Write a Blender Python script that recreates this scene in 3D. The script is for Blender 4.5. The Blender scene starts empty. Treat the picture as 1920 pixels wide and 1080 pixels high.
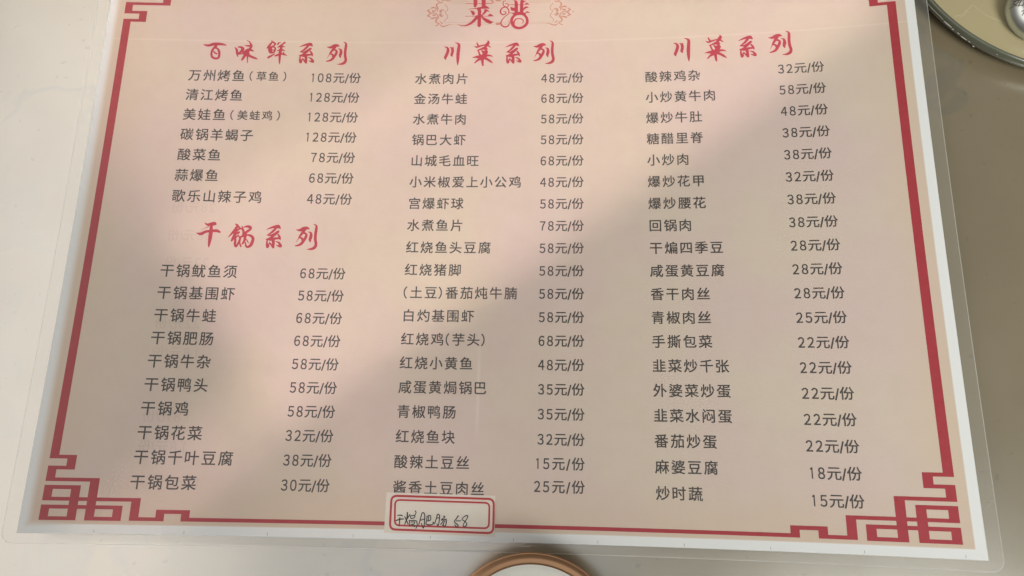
import bpy, bmesh, math, random
from mathutils import Matrix, Vector
random.seed(4)
S = bpy.context.scene
COL = S.collection

# ---------------------------------------------------------------- camera
# metres; the tabletop is the plane z = 0 after the final half-degree levelling (LEVEL)
LEVEL = Matrix.Rotation(0.0108, 4, 'X') @ Matrix.Translation((0, 0, -0.0010))
cam_d = bpy.data.cameras.new('camera')
cam_d.sensor_fit = 'HORIZONTAL'; cam_d.sensor_width = 36.0
cam_d.lens = 1357.3247 / 1920 * 36.0
cam_d.clip_start = 0.01; cam_d.clip_end = 50
cam_d.dof.use_dof = True; cam_d.dof.focus_distance = 0.335; cam_d.dof.aperture_fstop = 13
cam = bpy.data.objects.new('camera', cam_d); COL.objects.link(cam)
cam.rotation_euler = [math.radians(a) for a in (12.57127267, 3.01238573, 1.06120939)]
cam.location = (0.24048922, 0.04128052, 0.34518508)
S.camera = cam

# ---------------------------------------------------------------- light
w = bpy.data.worlds.new('World'); S.world = w; w.use_nodes = True
w.node_tree.nodes['Background'].inputs[0].default_value = (0.92, 0.88, 0.80, 1)
w.node_tree.nodes['Background'].inputs[1].default_value = 0.14
S.view_settings.view_transform = 'Standard'; S.view_settings.look = 'None'
S.view_settings.exposure = 0; S.view_settings.gamma = 1
S.cycles.caustics_reflective = False; S.cycles.caustics_refractive = False
LIGHTS = []
def area(name, loc, target, sx, sy, power, col, spread=180, roll=0):
    d = bpy.data.lights.new(name, 'AREA'); d.shape = 'RECTANGLE'; d.size = sx; d.size_y = sy
    d.energy = power; d.color = col; d.spread = math.radians(spread)
    o = bpy.data.objects.new(name, d); COL.objects.link(o); o.location = loc
    q = (Vector(target) - Vector(loc)).to_track_quat('-Z', 'Y')
    o.rotation_euler = (q.to_matrix().to_4x4() @ Matrix.Rotation(roll, 4, 'Z')).to_euler()
    LIGHTS.append(o); return o
# tall bright window up to the left, mirrored in the polished marble
area('window_light', (-0.90, 0.46, 1.25), (-0.90, 0.46, 0.0), 0.95, 1.85, 2.6*math.pi*0.95*1.85, (1.0, 0.94, 0.85))
# dim daylight from the rest of the room
area('room_light', (-0.03, -0.42, 1.25), (-0.03, -0.42, 0.0), 0.80, 0.80, 1.15*math.pi*0.64, (0.93, 0.98, 1.0))
# patches of low sun that come through the window panes
def sunpatch(name, u, v, wd, ht, ang, irr, col, spread, slant=(0.0, 0.0)):
    h = 1.35
    loc = Vector((u + slant[0] * h, v + slant[1] * h, h))
    d = bpy.data.lights.new(name, 'AREA'); d.shape = 'RECTANGLE'; d.size = wd; d.size_y = ht
    d.energy = irr * wd * ht; d.color = col; d.spread = math.radians(spread)
    o = bpy.data.objects.new(name, d); COL.objects.link(o)
    o.matrix_world = Matrix.Translation(loc) @ Matrix.Rotation(ang, 4, 'Z')
    LIGHTS.append(o); return o
WARM = (1.0, 0.825, 0.70)
def on_strip(a, b):                      # metres along / across the diagonal of the sun patch
    e = math.radians(35.7); c, s_ = math.cos(e), math.sin(e)
    return 0.155 + a * c - b * s_, 0.080 + a * s_ + b * c
sunpatch('sun_patch_light', *on_strip(0.13, 0.060), 0.36, 0.120, math.radians(35.7), 1.50, WARM, 1.8)
sunpatch('sun_patch_light', *on_strip(0.13, 0.225), 0.36, 0.220, math.radians(35.7), 1.45, WARM, 4.6)
sunpatch('sun_patch_light', 0.0665, 0.022, 0.120, 0.034, math.radians(46), 0.60, WARM, 1.4)
sunpatch('sun_patch_light', 0.150, 0.035, 0.09, 0.10, math.radians(36), 0.40, WARM, 4.5)
# added fill lamp at the lower right, brightens the right of the sheet
area('side_fill_light', (0.70, -0.30, 0.62), (0.56, 0.26, 0.0), 0.36, 0.36, 1.40, (0.98, 1.0, 0.93), spread=80)


# ---------------------------------------------------------------- helpers
def hz(u, v):
    """height (m) of the curled menu sheet at u, v (mm)"""
    x = (u - 210.0) / 210.0; y = (v - 148.5) / 148.5
    x = max(-1.06, min(1.06, x)); y = max(-1.06, min(1.06, y))
    return .01 * (1.24651563*x*x + .32314184*x**3 - .21816926*y*x*x + .04449851*x**3*y
                  + .15139267*y*y*x*x - .15934086*y + .02368778*y*y - .04869543*x*y)
def sp(u, v, off=0.0):
    """point on the sheet, off mm above it"""
    return (u / 1000.0, v / 1000.0, hz(u, v) + off / 1000.0)
def tz(v_m):
    return 0.0010 - 0.0108 * v_m          # table plane before levelling
def mesh(name, verts, faces, mat, parent=None, uv=None, smooth=False):
    me = bpy.data.meshes.new(name)
    org = Vector(parent['org']) if parent is not None and 'org' in parent else Vector((0, 0, 0))
    me.from_pydata([tuple(Vector(p) - org) for p in verts], [], faces)
    if uv:
        l = me.uv_layers.new(name='UVMap')
        for p in me.polygons:
            for li in p.loop_indices:
                l.data[li].uv = uv[me.loops[li].vertex_index]
    if smooth:
        for p in me.polygons: p.use_smooth = True
    me.materials.append(mat)
    o = bpy.data.objects.new(name, me); COL.objects.link(o)
    if parent is not None: o.parent = parent
    return o
def thing(name, label, cat, loc):
    o = bpy.data.objects.new(name, None); COL.objects.link(o)
    o.empty_display_size = 0.02; o.location = loc
    o['label'] = label; o['category'] = cat; o['org'] = tuple(loc)
    TOP.append(o); return o
TOP = []

# ---------------------------------------------------------------- materials
def nt(name):
    m = bpy.data.materials.new(name); m.use_nodes = True
    t = m.node_tree; return m, t, t.nodes['Principled BSDF']
def N(t, k, **kw):
    n = t.nodes.new(k)
    for a, b in kw.items():
        if a.startswith('i_'):
            s = n.inputs[int(a[2:])] if a[2:].isdigit() else n.inputs[a[2:].replace('_', ' ')]
            s.default_value = b
        else: setattr(n, a, b)
    return n
def math_(t, op, a, b=None, c=None):
    n = t.nodes.new('ShaderNodeMath'); n.operation = op
    for i, x in enumerate((a, b, c)):
        if x is None: continue
        if isinstance(x, (int, float)): n.inputs[i].default_value = x
        else: t.links.new(x, n.inputs[i])
    return n.outputs[0]
def mixc(t, f, a, b):
    n = t.nodes.new('ShaderNodeMix'); n.data_type = 'RGBA'
    if isinstance(f, (int, float)): n.inputs[0].default_value = f
    else: t.links.new(f, n.inputs[0])
    for i, x in ((6, a), (7, b)):
        if isinstance(x, tuple): n.inputs[i].default_value = x + (1,) if len(x) == 3 else x
        else: t.links.new(x, n.inputs[i])
    return n.outputs[2]
def maprange(t, v, a, b, c=0.0, d=1.0, smooth=True):
    n = t.nodes.new('ShaderNodeMapRange')
    if smooth: n.interpolation_type = 'SMOOTHSTEP'
    t.links.new(v, n.inputs[0])
    for i, x in enumerate((a, b, c, d)): n.inputs[i + 1].default_value = x
    return n.outputs[0]
def emboss(t, b, strength=0.35, scale=900):
    """grain of the matt laminating film"""
    tc = N(t, 'ShaderNodeTexCoord')
    n1 = N(t, 'ShaderNodeTexNoise', i_Scale=scale, i_Detail=2.0, i_Roughness=0.6)
    n2 = N(t, 'ShaderNodeTexNoise', i_Scale=scale * 0.22, i_Detail=2.0)
    t.links.new(tc.outputs['Object'], n1.inputs['Vector']); t.links.new(tc.outputs['Object'], n2.inputs['Vector'])
    h = math_(t, 'ADD', n1.outputs[0], math_(t, 'MULTIPLY', n2.outputs[0], 0.8))
    bp = N(t, 'ShaderNodeBump'); bp.inputs['Strength'].default_value = strength; bp.inputs['Distance'].default_value = 0.0002
    t.links.new(h, bp.inputs['Height']); t.links.new(bp.outputs[0], b.inputs['Normal'])
    return tc
def film_finish(t, b):
    b.inputs['Roughness'].default_value = 0.38
    b.inputs['Specular IOR Level'].default_value = 0.3

def mat_paper():
    m, t, b = nt('printed_parchment_paper'); film_finish(t, b); emboss(t, b)
    uv = N(t, 'ShaderNodeUVMap', uv_map='UVMap')
    sx = N(t, 'ShaderNodeSeparateXYZ'); t.links.new(uv.outputs[0], sx.inputs[0])
    U, V = sx.outputs[0], sx.outputs[1]                    # millimetres
    du = math_(t, 'MINIMUM', U, math_(t, 'SUBTRACT', 420.0, U))
    dv = math_(t, 'MINIMUM', V, math_(t, 'SUBTRACT', 297.0, V))
    d = math_(t, 'MINIMUM', du, dv)
    big = N(t, 'ShaderNodeTexNoise', i_Scale=0.012, i_Detail=3.0, i_Roughness=0.55)
    t.links.new(uv.outputs[0], big.inputs['Vector'])
    mid = N(t, 'ShaderNodeTexNoise', i_Scale=0.09, i_Detail=4.0, i_Roughness=0.65)
    t.links.new(uv.outputs[0], mid.inputs['Vector'])
    pink, yel = (0.62, 0.495, 0.455), (0.62, 0.52, 0.435)
    base = mixc(t, maprange(t, big.outputs[0], 0.38, 0.62), pink, yel)
    base = mixc(t, maprange(t, mid.outputs[0], 0.35, 0.75, 0.0, 0.25), base, (0.56, 0.445, 0.37))
    # warmer, browner print towards the border of the design
    edge = maprange(t, d, 4.0, 34.0, 1.0, 0.0)
    base = mixc(t, math_(t, 'MULTIPLY', edge, 0.55), base, (0.60, 0.465, 0.35))
    # white unprinted margin; the left side fades, the other sides are crisp
    wd = maprange(t, U, 60.0, 120.0, 2.2, 0.35)
    wd = maprange(t, U, 0.0, 30.0, 2.3, 0.35)
    n = t.nodes.new('ShaderNodeMapRange'); n.interpolation_type = 'SMOOTHSTEP'
    t.links.new(d, n.inputs[0])
    t.links.new(math_(t, 'SUBTRACT', 4.2, wd), n.inputs[1]); t.links.new(math_(t, 'ADD', 4.2, wd), n.inputs[2])
    col = mixc(t, n.outputs[0], (0.74, 0.745, 0.75), base)
    # two pale stress lines left in the laminate
    h = maprange(t, math_(t, 'ABSOLUTE', math_(t, 'SUBTRACT', V, 252.0)), 0.1, 0.7, 0.13, 0.0)
    col = mixc(t, h, col, (0.86, 0.80, 0.72))
    k = maprange(t, math_(t, 'ABSOLUTE', math_(t, 'SUBTRACT', U, 205.8)), 0.2, 1.3, 0.16, 0.0)
    k = math_(t, 'MULTIPLY', k, maprange(t, math_(t, 'ABSOLUTE', math_(t, 'SUBTRACT', V, 68.0)), 8.0, 26.0, 1.0, 0.0))
    col = mixc(t, k, col, (0.86, 0.80, 0.72))
    t.links.new(col, b.inputs['Base Color'])
    return m
def mat_ink(name, col, rough=0.38, mottle=0.15, fade=None):
    m, t, b = nt(name); film_finish(t, b); tc = emboss(t, b)
    n = N(t, 'ShaderNodeTexNoise', i_Scale=260.0, i_Detail=3.0)
    t.links.new(tc.outputs['Object'], n.inputs['Vector'])
    c2 = tuple(min(1, x * (1 + mottle) + 0.01) for x in col)
    t.links.new(mixc(t, n.outputs[0], col, c2), b.inputs['Base Color'])
    if fade is not None: b.inputs['Alpha'].default_value = fade
    return m
M_paper = mat_paper()
M_ink = mat_ink('dark_grey_print', (0.070, 0.062, 0.060))
M_red = mat_ink('crimson_print', (0.34, 0.040, 0.052))
M_brush = mat_ink('red_brush_print', (0.42, 0.045, 0.064))
M_gold = mat_ink('copper_line_print', (0.46, 0.21, 0.15))
M_thin = mat_ink('thin_copper_line_print', (0.50, 0.33, 0.23))
M_ghost = mat_ink('show_through_print', (0.20, 0.16, 0.15), fade=0.075)
M_tick = mat_ink('grey_trim_mark', (0.30, 0.29, 0.31))
M_pen = mat_ink('black_pen', (0.030, 0.028, 0.030))

def mat_film():
    m, t, b = nt('clear_laminating_film')
    b.inputs['Base Color'].default_value = (0.72, 0.69, 0.63, 1); b.inputs['Roughness'].default_value = 0.24
    tr = N(t, 'ShaderNodeBsdfTransparent'); mx = N(t, 'ShaderNodeMixShader')
    mx.inputs[0].default_value = 0.12
    t.links.new(tr.outputs[0], mx.inputs[1]); t.links.new(b.outputs[0], mx.inputs[2])
    t.links.new(mx.outputs[0], t.nodes['Material Output'].inputs[0]); return m
def mat_filmedge():
    m, t, b = nt('film_cut_edge')
    b.inputs['Base Color'].default_value = (0.75, 0.74, 0.70, 1); b.inputs['Roughness'].default_value = 0.2
    tr = N(t, 'ShaderNodeBsdfTransparent'); mx = N(t, 'ShaderNodeMixShader')
    mx.inputs[0].default_value = 0.38
    t.links.new(tr.outputs[0], mx.inputs[1]); t.links.new(b.outputs[0], mx.inputs[2])
    t.links.new(mx.outputs[0], t.nodes['Material Output'].inputs[0]); return m
M_film = mat_film(); M_fedge = mat_filmedge()

def mat_marble():
    m, t, b = nt('polished_grey_marble')
    tc = N(t, 'ShaderNodeTexCoord')
    warp = N(t, 'ShaderNodeTexNoise', i_Scale=4.0, i_Detail=4.0, i_Roughness=0.6)
    t.links.new(tc.outputs['Object'], warp.inputs['Vector'])
    vm = N(t, 'ShaderNodeVectorMath', operation='MULTIPLY_ADD')
    t.links.new(warp.outputs['Color'], vm.inputs[0]); vm.inputs[1].default_value = (0.5, 0.5, 0.5)
    t.links.new(tc.outputs['Object'], vm.inputs[2])
    wv = N(t, 'ShaderNodeTexNoise', i_Scale=3.1, i_Detail=5.0, i_Roughness=0.55)
    t.links.new(vm.outputs[0], wv.inputs['Vector'])
    vein = math_(t, 'ABSOLUTE', math_(t, 'SUBTRACT', wv.outputs[0], 0.5))
    vein = maprange(t, vein, 0.0, 0.022, 1.0, 0.0)
    cl = N(t, 'ShaderNodeTexNoise', i_Scale=9.0, i_Detail=5.0, i_Roughness=0.6)
    t.links.new(tc.outputs['Object'], cl.inputs['Vector'])
    base = mixc(t, maprange(t, cl.outputs[0], 0.35, 0.7), (0.235, 0.19, 0.118), (0.21, 0.168, 0.102))
    base = mixc(t, math_(t, 'MULTIPLY', vein, 0.30), base, (0.12, 0.125, 0.115))
    spk = N(t, 'ShaderNodeTexNoise', i_Scale=230.0, i_Detail=1.0)
    t.links.new(tc.outputs['Object'], spk.inputs['Vector'])
    base = mixc(t, maprange(t, spk.outputs[0], 0.71, 0.78, 0.0, 0.30), base, (0.10, 0.09, 0.07))
    t.links.new(base, b.inputs['Base Color'])
    b.inputs['Roughness'].default_value = 0.22; b.inputs['Specular IOR Level'].default_value = 1.0; b.inputs['IOR'].default_value = 2.1
    sm = N(t, 'ShaderNodeTexNoise', i_Scale=30.0, i_Detail=4.0)
    t.links.new(tc.outputs['Object'], sm.inputs['Vector'])
    t.links.new(maprange(t, sm.outputs[0], 0.2, 0.8, 0.24, 0.28, False), b.inputs['Roughness'])
    return m
def simple(name, col, rough, metal=0.0, spec=0.5, coat=0.0, noise=None):
    m, t, b = nt(name)
    b.inputs['Roughness'].default_value = rough; b.inputs['Metallic'].default_value = metal
    b.inputs['Specular IOR Level'].default_value = spec; b.inputs['Coat Weight'].default_value = coat
    tc = N(t, 'ShaderNodeTexCoord')
    n = N(t, 'ShaderNodeTexNoise', i_Scale=noise or 40.0, i_Detail=4.0)
    t.links.new(tc.outputs['Object'], n.inputs['Vector'])
    t.links.new(mixc(t, n.outputs[0], tuple(x * 0.88 for x in col), tuple(min(1, x * 1.1) for x in col)), b.inputs['Base Color'])
    return m
M_marble = mat_marble()

# ---------------------------------------------------------------- table
def box(name, x0, x1, y0, y1, top, th, mat, parent, bev=0.004):
    bm = bmesh.new()
    bmesh.ops.create_cube(bm, size=1)
    org = Vector(parent['org'])
    for v in bm.verts:
        v.co = Vector(((x0 + x1) / 2 + v.co.x * (x1 - x0), (y0 + y1) / 2 + v.co.y * (y1 - y0), top - th / 2 + v.co.z * th))
    bmesh.ops.bevel(bm, geom=bm.edges[:], offset=bev, segments=3, affect='EDGES')
    for v in bm.verts:
        v.co.z += tz(v.co.y); v.co -= org
    me = bpy.data.meshes.new(name); bm.to_mesh(me); bm.free(); me.materials.append(mat)
    o = bpy.data.objects.new(name, me); COL.objects.link(o); o.parent = parent; return o
table = thing('table', 'polished grey-beige veined marble table under the menu', 'table', (0.25, 0.15, tz(0.15)))
box('marble_top', -0.55, 1.05, -0.38, 0.72, 0.0, 0.03, M_marble, table)

# ---------------------------------------------------------------- the sheet
menu = thing('laminated_menu', 'laminated parchment-coloured menu sheet with red fretwork border and Chinese dish list, curled on the table', 'menu', sp(210, 148.5))
def sheet():
    nu, nv = 120, 84; vs = []; uvs = []; fs = []
    for layer, off in ((0, 0.0), (1, -0.35)):
        for j in range(nv + 1):
            for i in range(nu + 1):
                u, v = 420.0 * i / nu, 297.0 * j / nv
                vs.append(sp(u, v, off)); uvs.append((u, v))
    k = (nu + 1) * (nv + 1)
    idx = lambda i, j, l=0: l * k + j * (nu + 1) + i
    for j in range(nv):
        for i in range(nu):
            fs.append((idx(i, j), idx(i+1, j), idx(i+1, j+1), idx(i, j+1)))
            fs.append((idx(i, j, 1), idx(i, j+1, 1), idx(i+1, j+1, 1), idx(i+1, j, 1)))
    for i in range(nu):
        fs.append((idx(i, 0), idx(i, 0, 1), idx(i+1, 0, 1), idx(i+1, 0)))
        fs.append((idx(i, nv), idx(i+1, nv), idx(i+1, nv, 1), idx(i, nv, 1)))
    for j in range(nv):
        fs.append((idx(0, j), idx(0, j+1), idx(0, j+1, 1), idx(0, j, 1)))
        fs.append((idx(nu, j), idx(nu, j, 1), idx(nu, j+1, 1), idx(nu, j+1)))
    return mesh('paper_sheet', vs, fs, M_paper, menu, uv=uvs)
paper = sheet()

def loop_pts(x0, x1, y0, y1, r, step=6.0):
    pts = []
    def seg(a, b):
        n = max(1, int(math.dist(a, b) / step))
        for i in range(n): pts.append((a[0] + (b[0]-a[0])*i/n, a[1] + (b[1]-a[1])*i/n))
    def arc(cx, cy, a0):
        for i in range(8):
            a = a0 + math.pi/2*i/8; pts.append((cx + r*math.cos(a), cy + r*math.sin(a)))
    seg((x0+r, y0), (x1-r, y0)); arc(x1-r, y0+r, -math.pi/2)
    seg((x1, y0+r), (x1, y1-r)); arc(x1-r, y1-r, 0)
    seg((x1-r, y1), (x0+r, y1)); arc(x0+r, y1-r, math.pi/2)
    seg((x0, y1-r), (x0, y0+r)); arc(x0+r, y0+r, math.pi)
    return pts
def film():
    outer = loop_pts(-6.4, 425.6, -4.4, 302.0, 5.0)
    vs = []; fs = []; n = len(outer)
    for (u, v) in outer:
        iu, iv = max(0.05, min(419.95, u)), max(0.05, min(296.95, v))
        mu, mv = (u + iu) / 2, (v + iv) / 2
        vs += [sp(u, v, -0.12), sp(mu, mv, -0.10), sp(iu, iv, 0.03)]
    for i in range(n):
        a, b = i * 3, ((i + 1) % n) * 3
        fs += [(a, b, b+1, a+1), (a+1, b+1, b+2, a+2)]
    o = mesh('laminate_margin', vs, fs, M_film, menu, smooth=True)
    vs = []; fs = []
    cx, cy = 209.6, 148.8
    for (u, v) in outer:
        du, dv = cx - u, cy - v; L = math.hypot(du, dv)
        # inward direction of the nearest side
        ins = (0.30 if u < 0 else -0.30 if u > 420 else 0, 0.30 if v < 0 else -0.30 if v > 297 else 0)
        vs += [sp(u, v, -0.16), sp(u, v, 0.0), sp(u + ins[0], v + ins[1], 0.0)]
    for i in range(n):
        a, b = i * 3, ((i + 1) % n) * 3
        fs += [(a, b, b+1, a+1), (a+1, b+1, b+2, a+2)]
    mesh('laminate_edge', vs, fs, M_fedge, menu)
film()

# ---------------------------------------------------------------- flat print: strokes, bars, glyphs
class Print:
    """collects flat shapes on the sheet; each shape sits 0.0015 mm above the last"""
    def __init__(s, base): s.v = []; s.f = []; s.z = base; s.n = 0
    def lift(s): s.n += 1; return s.z + 0.0015 * (s.n % 24)
    def poly(s, pts, faces, z):
        k = len(s.v); s.v += [sp(x, y, z) for x, y in pts]; s.f += [tuple(i + k for i in f) for f in faces]
    def bar(s, x0, y0, x1, y1):
        z = s.lift(); L = max(x1 - x0, y1 - y0); n = max(1, int(L / 8)); pts = []
        for i in range(n + 1):
            t = i / n
            if x1 - x0 > y1 - y0: pts += [(x0 + (x1-x0)*t, y1), (x0 + (x1-x0)*t, y0)]
            else: pts += [(x0, y0 + (y1-y0)*t), (x1, y0 + (y1-y0)*t)]
        s.poly(pts, [(2*i, 2*i+1, 2*i+3, 2*i+2) for i in range(n)], z)
    def stroke(s, pts, sub=5, cap=6, wmul=1.0, wmin=0.0):
        """brush stroke: Catmull-Rom centre line, width follows the points"""
        P = [Vector((p[0], p[1], max(p[2]*wmul, wmin))) for p in pts]
        Q = []
        for i in range(len(P) - 1):
            a = P[i-1] if i else P[0]*2 - P[1]; b = P[i]; c = P[i+1]; d = P[i+2] if i + 2 < len(P) else P[-1]*2 - P[-2]
            for k in range(sub):
                t = k / sub
                Q.append(0.5*((2*b) + (c-a)*t + (2*a-5*b+4*c-d)*t*t + (3*b-a-3*c+d)*t**3))
        Q.append(P[-1]); out = []
        for i, q in enumerate(Q):
            a = Q[max(0, i-1)]; b = Q[min(len(Q)-1, i+1)]
            dx, dy = b.x-a.x, b.y-a.y; L = math.hypot(dx, dy) or 1
            out.append((q.x, q.y, max(q.z, 0.02)/2, dx/L, dy/L))
        z = s.lift(); pts2 = []; 
        for x, y, r, dx, dy in out: pts2 += [(x - dy*r, y + dx*r), (x + dy*r, y - dx*r)]
        s.poly(pts2, [(2*i, 2*i+1, 2*i+3, 2*i+2) for i in range(len(out)-1)], z)
        for (x, y, r, dx, dy), sg in ((out[0], -1), (out[-1], 1)):
            ring = [(x + r*(math.cos(a)*(dx*sg) - math.sin(a)*(dy*sg)), y + r*(math.cos(a)*(dy*sg) + math.sin(a)*(dx*sg)))
                    for a in [math.pi*(k/cap - .5) for k in range(cap+1)]]
            s.poly([(x, y)] + ring, [(0, k+1, k+2) for k in range(cap)], s.lift())
    def build(s, name, mat, parent):
        return mesh(name, s.v, s.f, mat, parent)

GL = {}
FW = {str(i): chr(0xFF10 + i) for i in range(10)}
def glyph(ch):
    if ch in GL: return GL[ch]
    if ch == FW['1']:      # plain stem with a short flag, no foot
        GL[ch] = ([(0.40, 0.0), (0.475, 0.0), (0.475, 0.73), (0.415, 0.73), (0.30, 0.655), (0.30, 0.585), (0.40, 0.635)], [(0, 1, 2, 3, 6), (3, 4, 5, 6)], 0.30, 0.475)
        return GL[ch]
    c = bpy.data.curves.new('glyph', 'FONT'); c.body = ch; c.resolution_u = 4; c.fill_mode = 'FRONT'
    o = bpy.data.objects.new('glyph', c)
    me = bpy.data.meshes.new_from_object(o)
    vs = [(v.co.x, v.co.y) for v in me.vertices]; fs = [tuple(p.vertices) for p in me.polygons]
    xs = [p[0] for p in vs]
    GL[ch] = (vs, fs, min(xs), max(xs))
    bpy.data.objects.remove(o); bpy.data.curves.remove(c); bpy.data.meshes.remove(me)
    return GL[ch]
WEIGHT = 0.011
def put(pr, ch, x, y, em, sx=1.0, shear=0.0, z=None, mirror=False):
    """x = left end of the ink, y = centre line"""
    vs, fs, a, b = glyph(ch)
    z = pr.z if z is None else z
    out = []
    for gx, gy in vs:
        X = (gx - a) * em * sx; Y = (gy - 0.375) * em
        out.append((x + X, y + Y))
    # split long edges is not needed: a glyph is under 6 mm
    d = WEIGHT * em
    for k, (ox, oy) in enumerate(((d, d), (-d, -d), (d, -d), (-d, d))):
        pr.poly([(px + ox, py + oy) for px, py in out], fs, z + 0.003 * k)
    return (b - a) * em * sx

def dish(text, u, v, pitch, small_from=None):
    """dish name: ink starts at u; pitch between characters in mm"""
    pr = Print(0.075); em = pitch * 0.905; x = u
    sm = False
    for ch in text:
        if ch == '（': sm = True
        p = pitch * (0.83 if sm else 1); e = em * (0.83 if sm else 1)
        vs, fs, a, b = glyph(ch)
        if ch in '（）':
            put(pr, ch, x + p * 0.25, v, e); x += p * (0.78 if ch == '（' else 0.8)
            continue
        if ch in '()':
            g = '（' if ch == '(' else '）'
            put(pr, g, x + (0.03 if ch == '(' else -0.02) * p, v - 0.01*p, e * 0.96); x += p * 0.43; continue
        ink = (b - a) * e
        put(pr, ch, x + (0.905 * pitch * (0.83 if sm else 1) - ink) / 2, v, e); x += p
    return pr.build('dish_name', M_ink, menu)
def price(num, right, v, em, extra=0.0):
    pr = Print(0.075)
    wd = em * (0.63 * len(num) + 0.92 + 0.34 + 0.905) + extra * 3
    x = right - wd
    for ch in num:
        vs, fs, a, b = glyph(FW[ch]); sx = 0.80
        ink = (b - a) * em * sx
        put(pr, FW[ch], x + (0.53 * em - ink) / 2, v - 0.01 * em, em * 0.99, sx); x += 0.63 * em
    x += extra
    put(pr, '元', x + 0.0 * em, v, em * 0.96); x += 0.92 * em + extra
    put(pr, '/', x + 0.0 * em, v - 0.035*em, em * 1.12, 0.95); x += 0.33 * em + extra
    put(pr, '份', x, v, em * 0.96)
    return pr.build('dish_price', M_ink, menu)

TOPL = [('万州烤鱼（草鱼）', '108'), ('清江烤鱼', '128'), ('美娃鱼（美蛙鸡）', '128'), ('碳锅羊蝎子', '128'), ('酸菜鱼', '78'), ('蒜爆鱼', '68'), ('歌乐山辣子鸡', '48')]
BOTL = [('干锅鱿鱼须', '68'), ('干锅基围虾', '58'), ('干锅牛蛙', '68'), ('干锅肥肠', '68'), ('干锅牛杂', '58'), ('干锅鸭头', '58'), ('干锅鸡', '58'), ('干锅花菜', '32'), ('干锅千叶豆腐', '38'), ('干锅包菜', '30')]
MID = [('水煮肉片', '48'), ('金汤牛蛙', '68'), ('水煮牛肉', '58'), ('锅巴大虾', '58'), ('山城毛血旺', '68'), ('小米椒爱上小公鸡', '48'), ('宫爆虾球', '58'), ('水煮鱼片', '78'), ('红烧鱼头豆腐', '58'), ('红烧猪脚', '58'), ('(土豆)番茄炖牛腩', '58'), ('白灼基围虾', '58'), ('红烧鸡(芋头)', '68'), ('红烧小黄鱼', '48'), ('咸蛋黄焗锅巴', '35'), ('青椒鸭肠', '35'), ('红烧鱼块', '32'), ('酸辣土豆丝', '15'), ('酱香土豆肉丝', '25')]
RGT = [('酸辣鸡杂', '32'), ('小炒黄牛肉', '58'), ('爆炒牛肚', '48'), ('糖醋里脊', '38'), ('小炒肉', '38'), ('爆炒花甲', '32'), ('爆炒腰花', '38'), ('回锅肉', '38'), ('干煸四季豆', '28'), ('咸蛋黄豆腐', '28'), ('香干肉丝', '28'), ('青椒肉丝', '25'), ('手撕包菜', '22'), ('韭菜炒千张', '22'), ('外婆菜炒蛋', '22'), ('韭菜水闷蛋', '22'), ('番茄炒蛋', '22'), ('麻婆豆腐', '18'), ('炒时蔬', '15')]
for k, (a, b) in enumerate(TOPL):
    v = 231.4 - k * (231.4 - 163.7) / 6
    dish(a, 47.15, v, 7.75); price(b, 138.85, v - 0.35, 6.75)
for k, (a, b) in enumerate(BOTL):
    v = 124.4 - k * (124.4 - 23.1) / 9
    dish(a, 46.4, v, 7.80); price(b, 138.3, v - 0.1, 6.65)
for k, (a, b) in enumerate(MID):
    v = 230.7 - k * (230.7 - 22.9) / 18
    dish(a, 167.5, v, 7.22)
    price(b, 256.0, v - 0.1 + (1.9 if k == 18 else 0.6 if k == 17 else 0), 6.45, 0.0 if k < 17 else 0.45)
for k, (a, b) in enumerate(RGT):
    v = 229.8 - k * (229.8 - 23.0) / 18
    vp = 231.0 - k * (231.0 - 21.75) / 18
    dish(a, 287.6, v, 7.18); price(b, 375.65, vp, 6.50)

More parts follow.
